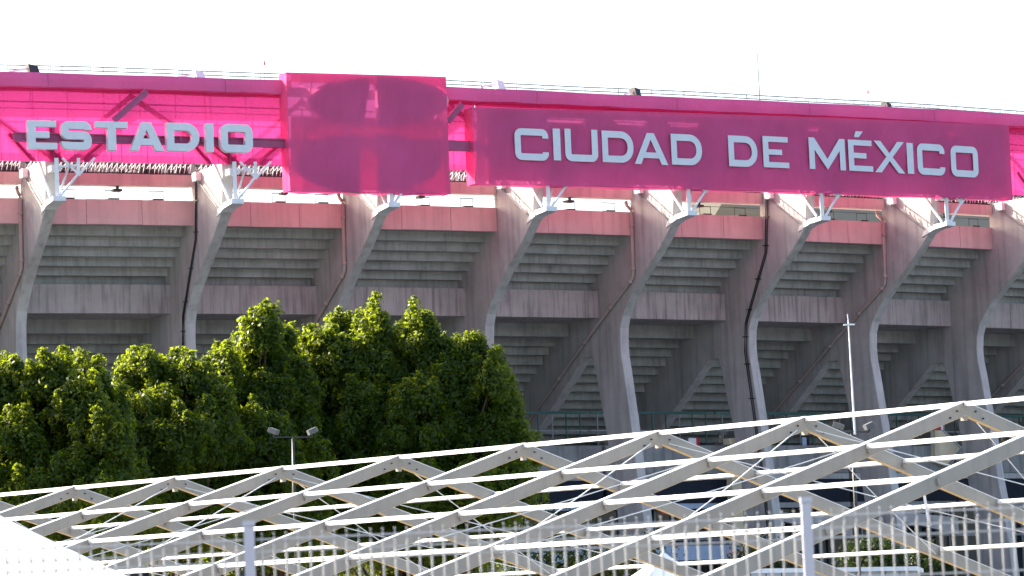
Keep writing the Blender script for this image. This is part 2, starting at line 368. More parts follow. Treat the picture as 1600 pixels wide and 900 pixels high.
    # lattice truss that shows between the edge beam and the fabric
    tr = MB(); tw = MB()
    for uu, zz in ((-0.9, 28.98), (-0.9, 29.55), (-0.2, 29.0), (-0.2, 29.6)): tr.bar(S(a0, uu, zz), S(a1, uu, zz), .07, .07)
    q = a0; kk = 0
    while q < a1 - .3:
        tr.bar(S(q, -.9, 28.98), S(q + .14, -.9, 29.55), .04, .04); tr.bar(S(q + .14, -.9, 29.55), S(q + .25, -.9, 28.98), .04, .04)
        tw.bar(S(q + .05, -.2, 29.0), S(q + .2, -.2, 29.6), .03, .03); tw.bar(S(q + .2, -.1, 29.6), S(q - .1, -.85, 29.0), .03, .03)
        if random.random() < .35: sbox(tr, q, q + random.uniform(.2, .5), -.7, -.4, 29.0, 29.0 + random.uniform(.12, .4))
        if random.random() < .4: tr.bar(S(q, -.5, 29.0 + random.uniform(0, .3)), S(q + random.uniform(.2, .7), -.5, 29.1 + random.uniform(0, .45)), .05, .05)
        q += random.uniform(.17, .34)
    t_ = part('lighting_truss', tr, M['dark_steel'], stad); part('truss_lacing', tw, M['white_steel'], t_)

# sign brackets on the fin tips
for i in range(1, len(FS)):
    s = FS[i]; F = SF(s)
    P = lambda x, u, z: F @ Vector((x, u, z))
    mb = MB()
    # collar wrapped round the tip of the fin
    mb.hexa([P(-.36, 3.15, 26.45), P(.36, 3.15, 26.45), P(.36, 3.15, 26.5), P(-.36, 3.15, 26.5), P(-.36, 3.15, 26.9), P(.36, 3.15, 26.9), P(.36, 3.15, 26.95), P(-.36, 3.15, 26.95)])
    mb = MB()
    mb.add([P(x, u, z) for x in (-.34, .34) for u, z in ((3.15, 26.32), (4.2, 26.64), (5.3, 26.74), (5.3, 26.98), (4.15, 26.92), (3.3, 26.62))],
           [(0, 1, 2, 3, 4, 5), (11, 10, 9, 8, 7, 6), (0, 6, 7, 1), (1, 7, 8, 2), (2, 8, 9, 3), (3, 9, 10, 4), (4, 10, 11, 5), (5, 11, 6, 0)])
    br = part('sign_bracket', mb, M['white_steel'], stad)
    def strut(a, b, w=.16, h=.16, m='white_steel'):
        mb = MB(); mb.bar(P(*a), P(*b), w, h); part('strut', mb, M[m], br)
    strut((0, 5.0, 26.9), (0, 5.0, 28.93), .2, .2)
    strut((0, 4.34, 28.45), (0, 4.95, 28.45), .5, .3)
    strut((-.36, 4.95, 27.0), (-.36, 2.6, 29.6), .1, .11)
    strut((.05, 5.2, 26.95), (1.15, 5.0, 28.2), .1, .1)
    strut((.05, 4.9, 26.95), (.9, 4.1, 28.6), .09, .09)
    strut((1.15, 5.0, 28.05), (1.15, 5.0, 28.95), .15, .15)
    strut((1.15, 5.0, 28.1), (.3, 5.0, 28.95), .1, .1); strut((1.15, 5.0, 28.1), (2.0, 5.0, 28.98), .1, .1)
    strut((0.1, 5.0, 28.5), (1.1, 5.0, 28.6), .1, .1)
    # small white box on the inner shoulder of the fin
    mb = MB(); mb.hexa([P(-.6, .55, 28.5), P(-.3, .55, 28.5), P(-.3, 1.1, 28.5), P(-.6, 1.1, 28.5), P(-.6, .55, 28.95), P(-.3, .55, 28.95), P(-.3, 1.1, 28.95), P(-.6, 1.1, 28.95)])
    part('junction_box', mb, M['pvc'], br)
    mb = MB(); mb.tube([P(-.33, .9, 28.4), P(-.35, 2.2, 27.5), P(-.35, 3.3, 26.8)], .03, 5); part('cable', mb, M['grey_steel'], br)

def rz2(s): return max(0.0, .008 * (s - 6.0))
# roof edge above the fabric: frame, then catwalk cables
S_L, S_R = FS[0], 60.0
mb = MB()
for i in range(50):
    p = S_L + (S_R - S_L) * i / 49
    mb.tube([S(p, 2.0, 33.0), S(p, 2.0, 34.12 + rz2(p))], .014, 5)
part('cable_post', mb, M['dark_steel'], stad)
for zz in (34.11, 33.90):
    mb = MB(); mb.tube([S(S_L + (S_R - S_L) * i / 30, 2.0, zz + rz2(S_L + (S_R - S_L) * i / 30) + .02 * math.sin(i * 1.3)) for i in range(31)], .027, 6); part('catwalk_cable', mb, M['dark_steel'], stad)
mb = MB()
for i in range(150):
    p = S_L + (S_R - S_L) * (i + .5) / 150
    z_ = rz2(p); mb.bar(S(p, 2.0, 33.9 + z_), S(p, 2.0, 34.11 + z_), .022, .022); mb.bar(S(p + .12, 2.0, 33.9 + z_), S(p + .12, 2.0, 34.11 + z_), .022, .022)
tag(part('cable_ties', mb, M['dark_steel'], stad), kind='stuff')
# far side of the roof, seen through the open gap at the right
mb = MB(); Y = 390
c = [(1085, 283), (1700, 300), (1700, 420), (1250, 342), (1190, 329), (1128, 318)]
v0 = [at(x, y, Y) for x, y in c]; v1 = [p + Vector((0, 25, 1.0)) for p in v0]; k = len(c)
mb.add(v0 + v1, [tuple(range(k))[::-1], tuple(range(k, 2 * k))] + [(i, (i + 1) % k, k + (i + 1) % k, k + i) for i in range(k)])
part('far_roof_edge', mb, M['olive'], stad)

# ------------------------------------------------------------------ magenta fabric on the roof edge
def sheet(fn, nu, nv):   # fn(a,b) -> point, a,b in 0..1
    mb = MB()
    for i in range(nu + 1):
        for j in range(nv + 1): mb.v.append(tuple(fn(i / nu, j / nv)))
    for i in range(nu):
        for j in range(nv):
            a = i * (nv + 1) + j; mb.f.append((a, a + nv + 1, a + nv + 2, a + 1))
    return mb
def wrink(s, z, k=1.0, ph=0.0):
    return k * (0.03 * math.sin(2.1 * s + 1.7 * z + ph) + 0.02 * math.sin(5.3 * s - 2.2 * z + 1.3 * ph) + 0.012 * math.sin(9.7 * s + 6.0 * z) * math.sin(1.1 * s + ph))

def rz(s): return max(0.0, .0115 * (s - 6.0))
fas = thing('fascia_wrap', S(5, 4, 32.6), 'long magenta fabric band wrapped round the roof edge beam', 'fabric band')
UF = 4.6
xe0, xe1 = su(458, 200, 4.6)[0], su(694, 200, 4.6)[0]
fb = sorted([f for f in FS if not xe0 < f < xe1] + [xe0 + .2, xe1 + .2])
for b in range(len(fb) - 1):
    if abs(fb[b] - xe0 - .2) < .01: continue
    s0 = fb[b] - .2 + .03; s1 = fb[b + 1] - .2
    mb = MB(); nseg = 8
    prof = lambda s: [(UF - 1.15, 32.55 + .02 * math.sin(s * 1.1)), (UF - .02, 32.62 + wrink(s, 0, .6)), (UF + wrink(s, 1, .5), 33.0), (UF - .03 + wrink(s, 2, .4), 33.32 + .012 * math.sin(s * .9 + 2)), (UF - 1.15, 33.40)]
    for i in range(nseg + 1):
        s = s0 + (s1 - s0) * i / nseg
        for u, z in prof(s): mb.v.append(tuple(S(s, u, z + rz(s))))
    for i in range(nseg):
        for j in range(4): a = i * 5 + j; mb.f.append((a, a + 5, a + 6, a + 1))
        mb.f.append((i * 5 + 4, i * 5 + 9, i * 5 + 5, i * 5))
    mb.f.append((4, 3, 2, 1, 0)); mb.f.append(tuple(nseg * 5 + j for j in range(5)))
    part('fascia_panel', mb, M['mag_fabric'], fas)

ban = thing('mesh_banner', S(5, 4.4, 28.9), 'translucent bright pink mesh sheet hung below the roof edge behind the lettering', 'banner')
def mesh_run(sa, sb2, z0):
    n = max(1, round((sb2 - sa) / 4.4))
    for i in range(n):
        s0 = sa + (sb2 - sa) * i / n; s1 = sa + (sb2 - sa) * (i + 1) / n + .03; du = .012 * (i % 2)
        mb = sheet(lambda a, b: S(s0 + (s1 - s0) * a, 4.18 + du + wrink(s0 + (s1 - s0) * a, b * 3.7, .35, 2), z0 + .03 * math.sin(3 * a + i) + (32.66 + rz2(s0) - z0) * b), 14, 8)
        part('mesh_panel', mb, M['mag_mesh'], ban, smooth=True)
xa_, xb_, xc_, xd_ = su(452, 200, 4.3)[0], su(698, 200, 4.3)[0], su(745, 230, 4.3)[0], su(1576, 250, 4.3)[0]
mesh_run(S_L - 1, xa_, 28.90); mesh_run(xb_, xc_, 28.90); mesh_run(xc_ + .05, xd_ - .05, 32.0); mesh_run(xd_, 60, 28.90)
for b in range(len(FS) - 1): part('mesh_shade_slab', sb(FS[b] + .02, FS[b + 1] - .02, 1.7, 3.44, 32.95, 33.15), M['grey_steel'], stad)  # added slab that keeps sun off the upper part of the mesh
# steel frame behind the sheet (seen through it)
fr = thing('banner_frame', S(5, 3.5, 29), 'dark steel truss frame seen through the pink mesh sheet', 'steel frame')
mb = MB()
for i in range(1, len(FS)):
    pass
fl = []
p = S_L
while p < 48:
    mb = MB(); mb.bar(S(p, 3.9, 29.1), S(p, 3.9, 32.6), .03, .03); part('upright', mb, M['maroon'], fr); p += 1.9
for b in range(len(FS) - 1):
    a0, a1 = FS[b], FS[b + 1]
    for A, B_, w in (((a0 + .2, 3.6, 29.0), (a0 + 4.6, 3.4, 32.5), .22), ((a1 + .2, 3.6, 29.0), (a0 + 4.4, 3.4, 32.5), .22), ((a0 - 1.0, 4.0, 28.95), (a0 - 2.2, 4.0, 30.3), .2), ((a0 + .6, 4.0, 28.95), (a0 - 1.2, 4.0, 30.3), .2),
                     ((a0 + 1.6, 4.0, 29.0), (a0 + 3.2, 4.0, 30.3), .16)):
        mb = MB(); mb.bar(S(*A), S(*B_), w, w); part('diagonal', mb, M['maroon'], fr)
    mb = MB(); mb.bar(S(a0 + .05, 4.0, 28.95), S(a0 + .05, 4.0, 31.0), .35, .3); part('stub_column', mb, M['maroon'], fr)
    mb = MB(); mb.bar(S(a0, 3.2, 32.05), S(a1, 3.2, 32.05), .05, .07); part('purlin', mb, M['maroon'], fr)
    mb = MB(); mb.bar(S(a0, 3.0, 31.75), S(a1, 3.0, 31.75), .04, .04); part('hand_rail', mb, M['maroon'], fr)

for xa, ya, xb, yb in ((230, 143, 178, 189), (722, 163, 700, 190)):
    sa, za = su(xa, ya, 4.75); sb_, zb_ = su(xb, yb, 4.62); mb = MB(); mb.bar(S(sa, 4.75, za), S(sb_, 4.62, zb_), .12, .30)
    part('outrigger', mb, M['maroon'], fr)
    mb = MB(); mb.bar(S(sa - .08, 4.77, za + .15), S(sb_ - .08, 4.64, zb_ + .15), .2, .03); part('outrigger_flange', mb, M['mag_fabric'], fr)
# ------------------------------------------------------------------ lettering
def ribbon(pts, w, closed=False):
    pp = []
    for p in pts:
        if not pp or (Vector(p) - pp[-1]).length > 1e-4: pp.append(Vector(p))
    if closed and (pp[0] - pp[-1]).length < 1e-4: pp.pop()
    pts = pp; n = len(pts); L = []; Rr = []
    for i, p in enumerate(pts):
        a = pts[i - 1] if (i > 0 or closed) else None; b = pts[(i + 1) % n] if (i < n - 1 or closed) else None
        d0 = (p - a).normalized() if a is not None else None; d1 = (b - p).normalized() if b is not None else None
        if d0 is None: d0 = d1
        if d1 is None: d1 = d0
        n0 = Vector((-d0.y, d0.x)); n1 = Vector((-d1.y, d1.x)); m = (n0 + n1).normalized(); k = (w / 2) / max(.35, m.dot(n0))
        L.append(p + m * k); Rr.append(p - m * k)
    out = []
    for i in range(n if closed else n - 1):
        j = (i + 1) % n; out.append([L[i], L[j], Rr[j], Rr[i]])
    return out
def arc(cx, cy, r, a0, a1, n=5): return [(cx + r * math.cos(R(a0 + (a1 - a0) * i / n)), cy + r * math.sin(R(a0 + (a1 - a0) * i / n))) for i in range(n + 1)]
def glyph(ch, w, st):
    h = 1.0; q = st / 2; r = .16 if st > .24 else .13
    x0, x1, y0, y1 = q, w - q, q, h - q
    if ch == 'I': return [[(0, 0), (w, 0), (w, 1), (0, 1)]]
    if ch == 'O': return ribbon(arc(x1 - r, y1 - r, r, 0, 90) + arc(x0 + r, y1 - r, r, 90, 180) + arc(x0 + r, y0 + r, r, 180, 270) + arc(x1 - r, y0 + r, r, 270, 360), st, True)
    if ch == 'C': return ribbon([(x1, .70)] + arc(x1 - r, y1 - r, r, 0, 90) + arc(x0 + r, y1 - r, r, 90, 180) + arc(x0 + r, y0 + r, r, 180, 270) + arc(x1 - r, y0 + r, r, 270, 360) + [(x1, .27)], st)
    if ch == 'U': return ribbon([(x0, 1)] + arc(x0 + r, y0 + r, r, 180, 270) + arc(x1 - r, y0 + r, r, 270, 360) + [(x1, 1)], st)
    if ch == 'D':
        rr = .36
        return ribbon([(x0, y0), (x1 - rr, y0)] + arc(x1 - rr, y0 + rr, rr, 270, 360, 7) + arc(x1 - rr, y1 - rr, rr, 0, 90, 7) + [(x0, y1)], st, True)
    if ch == 'S':
        r2 = .13; m = .5
        return ribbon([(x1, .70)] + arc(x1 - r2, y1 - r2, r2, 0, 90) + arc(x0 + r2, y1 - r2, r2, 90, 180) + arc(x0 + r2, m + r2, r2, 180, 270) +
                      arc(x1 - r2, m - r2, r2, 90, 0) + arc(x1 - r2, y0 + r2, r2, 360, 270) + arc(x0 + r2, y0 + r2, r2, 270, 180) + [(x0, .28)], st)
    if ch in 'EÉ':
        e = [[(0, 0), (w, 0), (w, st * .82), (st, st * .82), (st, .5 - st * .4), (w * .74, .5 - st * .4), (w * .74, .5 + st * .4), (st, .5 + st * .4), (st, 1 - st * .82), (w * .98, 1 - st * .82), (w * .98, 1), (0, 1)]]
        if ch == 'É': e.append([(w * .26, 1.09), (w * .46, 1.09), (w * .64, 1.28), (w * .34, 1.28)])
        return e
    if ch == 'T': return [[(w / 2 - st * .55, 0), (w / 2 + st * .55, 0), (w / 2 + st * .55, 1 - st * .8), (w, 1 - st * .8), (w, 1), (0, 1), (0, 1 - st * .8), (w / 2 - st * .55, 1 - st * .8)]]
    if ch == 'A':
        t = st * 1.12; c = w / 2; k = t * .55
        def xi(y): return t + (c - t) * (y / (1 - .12 - t * .6))  # inner left edge at height y
        ya, yb = .20, .20 + st * .85; top = 1 - st * .95; xin = lambda y: t + (c - t) * min(1, y / top)
        return [[(0, 0), (t, 0), (xin(ya), ya), (xin(yb), yb), (c, top), (c, 1), (c - k, 1)],
                [(w, 0), (c + k, 1), (c, 1), (c, top), (w - xin(yb), yb), (w - xin(ya), ya), (w - t, 0)],
                [(xin(ya), ya), (w - xin(ya), ya), (w - xin(yb), yb), (xin(yb), yb)]]
    if ch == 'M':
        return [[(0, 0), (st, 0), (st, .62), (w / 2, 0), (w - st, .62), (w - st, 0), (w, 0), (w, 1), (w - st * 1.0, 1), (w / 2, .34), (st, 1), (0, 1)]]
    if ch == 'X':
        t = st * 1.25; c = w / 2; k = t / 2 * .95
        return [[(0, 0), (t, 0), (c, .5 - k * .95), (w - t, 0), (w, 0), (c + k, .5), (w, 1), (w - t, 1), (c, .5 + k * .95), (t, 1), (0, 1), (c - k, .5)]]
def letter_mesh(ch, w, h, st, depth, m_in):
    bm = bmesh.new()
    for poly_ in glyph(ch, w / h, st):
        try: bm.faces.new([bm.verts.new((x * h, 0, y * h)) for x, y in poly_])
        except ValueError: pass
    bmesh.ops.remove_doubles(bm, verts=bm.verts, dist=1e-4)
    bmesh.ops.recalc_face_normals(bm, faces=bm.faces)
    fs = list(bm.faces)
    ex = bmesh.ops.extrude_face_region(bm, geom=fs)
    bmesh.ops.translate(bm, vec=(0, -depth, 0), verts=[e for e in ex['geom'] if isinstance(e, bmesh.types.BMVert)])
    bmesh.ops.recalc_face_normals(bm, faces=bm.faces); bmesh.ops.triangulate(bm, faces=[f for f in bm.faces if len(f.verts) > 4])
    me = bpy.data.meshes.new('letter'); bm.to_mesh(me); bm.free(); me.materials.append(m_in)
    return me
def lay_letters(parent, rows, u, st, depth, name='letter'):
    for ch, xl, xr, yt, yb in rows:
        ym = (yt + yb) / 2
        sl, zm = su(xl, ym, u); sr, _ = su(xr, ym, u); xm = (xl + xr) / 2
        _, zt = su(xm, yt, u); _, zb = su(xm, yb, u)
        me = letter_mesh(ch, sr - sl, zt - zb, st if ch != 'I' else st, depth, M['letter'])
        link(name, me, None, parent, SF(sl, u, zb) )
E1 = thing('estadio_sign', S(-22, 5.2, 29.6), 'raised pale grey letters reading ESTADIO on a steel beam', 'sign')
UL = 5.25
lay_letters(E1, [('E', 44, 90, 188, 232.5), ('S', 96, 144, 189.5, 233.8), ('T', 150, 201, 190, 235), ('A', 203, 257, 191, 235.5), ('D', 261, 312.5, 192, 236), ('I', 322, 334, 193, 237), ('O', 345, 396, 194, 238)], UL, .27, .34)
s0, zb = su(20, 221, 4.7); s1, _ = su(452, 222, 4.7); _, zt = su(20, 207, 4.7)
for nm, z0, z1, u0, u1 in (('beam_web', zb + .07, zt - .07, 4.72, 4.80), ('beam_flange', zt - .07, zt, 4.55, 4.9), ('beam_flange', zb, zb + .07, 4.55, 4.9)):
    part(nm, sb(s0, s1 + 2, u0, u1, z0, z1), M['maroon'], E1)
for i in range(11):
    p = s0 + .6 + i * 1.15; mb = MB(); mb.bar(S(p, 4.82, (zb + zt) / 2 + .05), S(p, 4.92, (zb + zt) / 2 + .05), .08, .3); part('letter_stay', mb, M['maroon'], E1)
mb = MB(); s2, _ = su(712, 225, 4.7); s3, _ = su(750, 225, 4.7); _, z3 = su(720, 236, 4.7); _, z4 = su(720, 220, 4.7)
part('beam_link', sb(s1 + 2.02, s3 + 2, 4.6, 4.85, z3, z4), M['maroon'], E1)

# ------------------------------------------------------------------ wrapped emblem box
UB = 5.2
def wrap_box(root, s0, s1, zf_b, zf_t, depth, ph, seams=()):
    nu = max(12, int((s1 - s0) * 3)); nv = 16
    mbf = sheet(lambda a, b: S(s0 + (s1 - s0) * a, UB + wrink(s0 + (s1 - s0) * a, b * 5, 1.3, ph) * min(1, 6 * min(a, 1 - a, b, 1 - b) + .1), zf_b(a) - .035 * abs(math.sin(a * (s1 - s0) * .7 + ph)) * (1 - b) + (zf_t(a) - zf_b(a)) * b), nu, nv)
    part('front_cover', mbf, M['mag_box'], root, smooth=True)
    def side(a):
        s_ = s0 + (s1 - s0) * a
        return sheet(lambda c, b: S(s_ + wrink(c * 3, b * 6, .9, ph + 3) * min(1, 5 * min(b, 1 - b)) * min(1, 4 * c * (1 - c)), UB - .004 - depth * c, zf_b(a) + (zf_t(a) - zf_b(a)) * b), 6, 14)
    part('side_cover', side(0), M['mag_box'], root, smooth=True); part('side_cover', side(1), M['mag_box'], root, smooth=True)
    part('top_cover', sheet(lambda a, c: S(s0 + (s1 - s0) * a, UB - .004 - depth * c, zf_t(a) - .002), nu, 2), M['mag_box'], root)
    part('bottom_cover', sheet(lambda a, c: S(s0 + (s1 - s0) * a, UB - .004 - depth * c, zf_b(a) + .002 + .03 * math.sin(a * 40) * c), nu, 2), M['mag_box'], root)
A = thing('emblem_box', S(-11, 5.2, 27.4), 'square magenta fabric covered box with elliptical panels showing through', 'covered sign')
al, _ = su(450, 200, UB); ar, _ = su(700, 200, UB); _, at1 = su(450, 113, UB); _, at2 = su(697, 120, UB); _, ab1 = su(452, 298, UB); _, ab2 = su(703, 303, UB)
wrap_box(A, al, ar, lambda a: ab1 + (ab2 - ab1) * a, lambda a: at1 + (at2 - at1) * a, .95, 1.0)
def flat(root, name, pts, u, th, m):       # prism in the wall plane, given pixels of its outline at distance u
    q = [su(x, y, u) for x, y in pts]; k = len(q); mb = MB()
    mb.add([S(s, u, z) for s, z in q] + [S(s, u - th, z) for s, z in q], [tuple(range(k)), tuple(range(k, 2 * k))[::-1]] + [(i, k + i, k + (i + 1) % k, (i + 1) % k) for i in range(k)])
    return part(name, mb, m, root)
def half(cx, cy, rx, ry, side, gap0, gap1, n=18, lo=-90, hi=90):
    pts = [(cx + side * rx * math.cos(R(a)), cy - ry * math.sin(R(a))) for a in [lo + (hi - lo) * i / n for i in range(n + 1)]]
    return [(max(x, cx + gap0) if side > 0 else min(x, cx - gap0), y) for x, y in pts][0:1] + pts[1:-1] + [(cx + side * gap1, cy - ry)]
UE = UB - .14
flat(A, 'emblem_panel', half(582, 158, 119, 40, 1, 7, 2), UE, .05, M['cabinet']); flat(A, 'emblem_panel', half(573, 158, 93, 38, -1, 5, -6), UE, .05, M['cabinet'])
flat(A, 'emblem_panel', half(582, 254, 108, 45, 1, 8, 6), UE, .05, M['cabinet']); flat(A, 'emblem_panel', half(570, 256, 112, 46, -1, 8, 6), UE, .05, M['cabinet'])
UC = UB - .55
for pts in ([(455, 118), (697, 124), (697, 135), (455, 128)], [(455, 182), (700, 188), (700, 300), (455, 294)], [(512, 130.5), (568, 132), (568, 184.5), (512, 183)], [(588, 132.5), (678, 134.5), (678, 187), (588, 185)]):
    flat(A, 'cabinet_sheet', pts, UC, .05, M['mag_back'])
for x in (470, 486):
    flat(A, 'cabinet_rib', [(x, 126), (x + 1.5, 126), (x + 3, 183), (x + 1.5, 183)], UC + .1, .03, M['dark_steel'])

# ------------------------------------------------------------------ long text box
B = thing('city_sign', S(15, 5.2, 28.3), 'long magenta fabric covered sign box reading CIUDAD DE MÉXICO in white', 'sign')
bl, _ = su(740, 230, UB); brr, _ = su(1579, 250, UB); _, bt1 = su(740, 168, UB); _, bt2 = su(1575, 196, UB); _, bb1 = su(735, 287, UB); _, bb2 = su(1582, 312, UB)
wrap_box(B, bl, brr, lambda a: bb1 + (bb2 - bb1) * a, lambda a: bt1 + (bt2 - bt1) * a, .92, 4.0)
lay_letters(B, [('C', 804.5, 858, 201, 250.5), ('I', 864.5, 876, 201, 250.5), ('U', 883, 935, 202, 252.5), ('D', 941, 990.5, 205, 254), ('A', 991, 1044, 208, 257),
                ('D', 1049, 1097.5, 210, 258), ('D', 1138.5, 1184, 212.5, 260.5), ('E', 1192.5, 1233, 213.5, 262), ('M', 1264.5, 1321.5, 216, 265),
                ('É', 1326, 1364, 219, 267.5), ('X', 1366.5, 1414, 221, 270), ('I', 1417.5, 1427.5, 223.5, 271.5), ('C', 1433.5, 1477, 225, 273.5), ('O', 1486, 1529, 228.5, 276.5)], UB + .10, .215, .012)
def yb_(x): return 168 + (x - 740) * (28 / 835.)
cells = [(745, 855, 0), (855, 912, 1), (912, 952, 0), (952, 1011, 1), (1011, 1043, 0), (1043, 1097, 1), (1097, 1262, 0), (1262, 1279, 1), (1279, 1380, 0), (1380, 1384, 1), (1384, 1478, 0), (1478, 1493, 1), (1493, 1572, 0)]
for x0, x1, op in cells:
    y0, y1 = yb_(x0), yb_(x1)
    if op:
        flat(B, 'cabinet_sheet', [(x0, y0 + 3), (x1, y1 + 3), (x1, y1 + 12), (x0, y0 + 12)], UC, .05, M['backing'])
        flat(B, 'cabinet_sheet', [(x0, y0 + 19), (x1, y1 + 19), (x1, y1 + 112), (x0, y0 + 112)], UC, .05, M['backing'])
    else:
        flat(B, 'cabinet_sheet', [(x0, y0 + 3), (x1, y1 + 3), (x1, y1 + 112), (x0, y0 + 112)], UC, .05, M['backing'])
for cx, rx in ((825, 28), (932, 30), (1025, 26), (1110, 30), (1180, 34)):
    y0 = yb_(cx)
    flat(B, 'domed_panel', [(cx - rx, y0 + 60)] + [(cx - rx * math.cos(R(a)), y0 + 32 - 24 * math.sin(R(a))) for a in range(0, 181, 15)] + [(cx + rx, y0 + 60)], UB - .16, .05, M['cabinet'])

# ------------------------------------------------------------------ small things on the roof
def roof_flood(px, py, k, label, dark=True):
    s, z = su(px, py, 3.2); o = thing('roof_floodlight', S(s, 3.2, 33.3), label, 'floodlight', 'floodlights along the roof edge')
    mb = MB(); mb.bar(S(s - .9 * k, 3.0, z - .15), S(s - .05, 3.2, z), .09, .09); part('arm', mb, M['white_steel'], o)
    mb = MB(); mb.bar(S(s - .9 * k, 3.0, 33.3), S(s - .9 * k, 3.0, z - .1), .06, .06); part('stand', mb, M['grey_steel'], o)
    mb = MB(); mb.hexa([S(s - .1, 3.5, z - .28), S(s + .4 * k, 3.5, z - .33), S(s + .4 * k, 2.9, z - .33), S(s - .1, 2.9, z - .28), S(s - .15, 3.4, z + .2), S(s + .3 * k, 3.4, z + .12), S(s + .3 * k, 2.9, z + .12), S(s - .15, 2.9, z + .2)])
    part('lamp_head', mb, M['dark_steel'] if dark else M['white_steel'], o)
roof_flood(47, 107, 1.1, 'dark floodlight on a white arm above the far left roof edge')
roof_flood(307, 116, 1.0, 'pale floodlight on the roof edge above the letters of ESTADIO', False)
roof_flood(777, 131, .9, 'white floodlight on the roof edge beside the square emblem box', False)
roof_flood(992, 143, .6, 'small dark floodlight on the roof edge above the word CIUDAD')
roof_flood(1385, 165.5, .55, 'low dark floodlight on the roof edge above the word MÉXICO')
def mast(px, y0, y1, lab, r=.02, head=True):
    s, z = su(px, y1, 1.0); _, zt = su(px, y0, 1.0); o = thing('roof_mast', S(s, 1.0, z - .6), lab, 'antenna', 'thin masts above the roof')
    mb = MB(); mb.tube([S(s, 1.0, z - .6), S(s - .02, 1.0, zt)], r, 6, r * .6); part('rod', mb, M['dark_steel'], o)
    if head: mb = MB(); mb.tube([S(s, 1.0, zt - .12), S(s, 1.0, zt + .12)], .055, 6, .03); part('tip', mb, M['red'], o)
    mb = MB(); sbox(mb, s - .15, s + .15, .85, 1.15, z - .66, z - .5); part('base', mb, M['grey_steel'], o)
mast(1187, 83, 152, 'tall thin antenna rod rising above the roof at the right', .03, False)
mast(413.5, 98, 117, 'short thin mast with a tip left of the square emblem box', .012)
mast(1357, 143, 160, 'short thin mast with a tip above the word MÉXICO', .012)

# ------------------------------------------------------------------ things in front of the stadium base
s, z = su(1040, 797, -4.3)
o = thing('shop_sign', S(s, -4.4, z), 'small red sign over the dark shopfront at the stadium base', 'sign')
part('board', sb(s - .27, s + .27, -4.42, -4.36, z - .22, z + .2), M['red'], o)
mb = MB()
for k in range(5):
    x = s - .2 + k * .085; mb.tube([S(x + .04 * math.cos(a), -4.35, z + .09 * math.sin(a) + .03 * (k % 2)) for a in [i * .9 for i in range(7)]], .012, 5)
part('script_lettering', mb, M['pvc'], o)

for px, py, w, h, m1, m2, lab in ((1082, 690, .55, .42, 'pvc', 'red', 'small white and red board on the concourse left of the cream pier'), (1257, 690, .32, .5, 'pale_blue', 'navy', 'small blue board on the concourse right of the cream pier'),
                                  (1462, 668, .9, .3, 'red', 'pvc', 'low red board on the concourse above the cream sun patch')):
    s, z = su(px, py, -5.2); o = thing('notice_board', S(s, -5.2, 14.9), lab, 'notice board', 'boards on the concourse')
    part('panel', sb(s - w / 2, s + w / 2, -5.24, -5.2, z - h / 2, z + h / 2), M[m1], o); part('side_panel', sb(s + w / 2 + .01, s + w / 2 + .2, -5.24, -5.2, z - h / 2, z + h / 2), M[m2], o)
    part('leg', sb(s - .03, s + .03, -5.3, -5.25, 14.85, z + h / 2), M['grey_steel'], o)
def prism(mb, pts, dv):
    k = len(pts); mb.add(list(pts) + [p + dv for p in pts], [tuple(range(k))[::-1], tuple(range(k, 2 * k))] + [(i, (i + 1) % k, k + (i + 1) % k, k + i) for i in range(k)])
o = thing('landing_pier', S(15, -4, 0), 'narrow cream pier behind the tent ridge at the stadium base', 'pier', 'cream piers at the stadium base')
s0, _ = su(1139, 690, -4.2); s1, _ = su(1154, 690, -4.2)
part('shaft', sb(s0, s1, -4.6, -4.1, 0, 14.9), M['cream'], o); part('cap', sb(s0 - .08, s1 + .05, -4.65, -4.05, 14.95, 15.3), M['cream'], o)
o = thing('sun_patch_block', S(31, -4, 11), 'cream painted sun cheek wall with stepped lower edge right of the lamp post', 'sun patch', 'cream piers at the stadium base')  # patch of sun on the fin side, made as a cream block
flat(o, 'patch', [(1461, 672), (1475, 673), (1501, 700), (1487, 718), (1478, 728), (1461, 722)], -4.3, .4, M['cream'])
flat(o, 'patch_edge', [(1475, 671.5), (1503, 699), (1501, 700), (1473, 673)], -4.25, .5, M['concrete'])

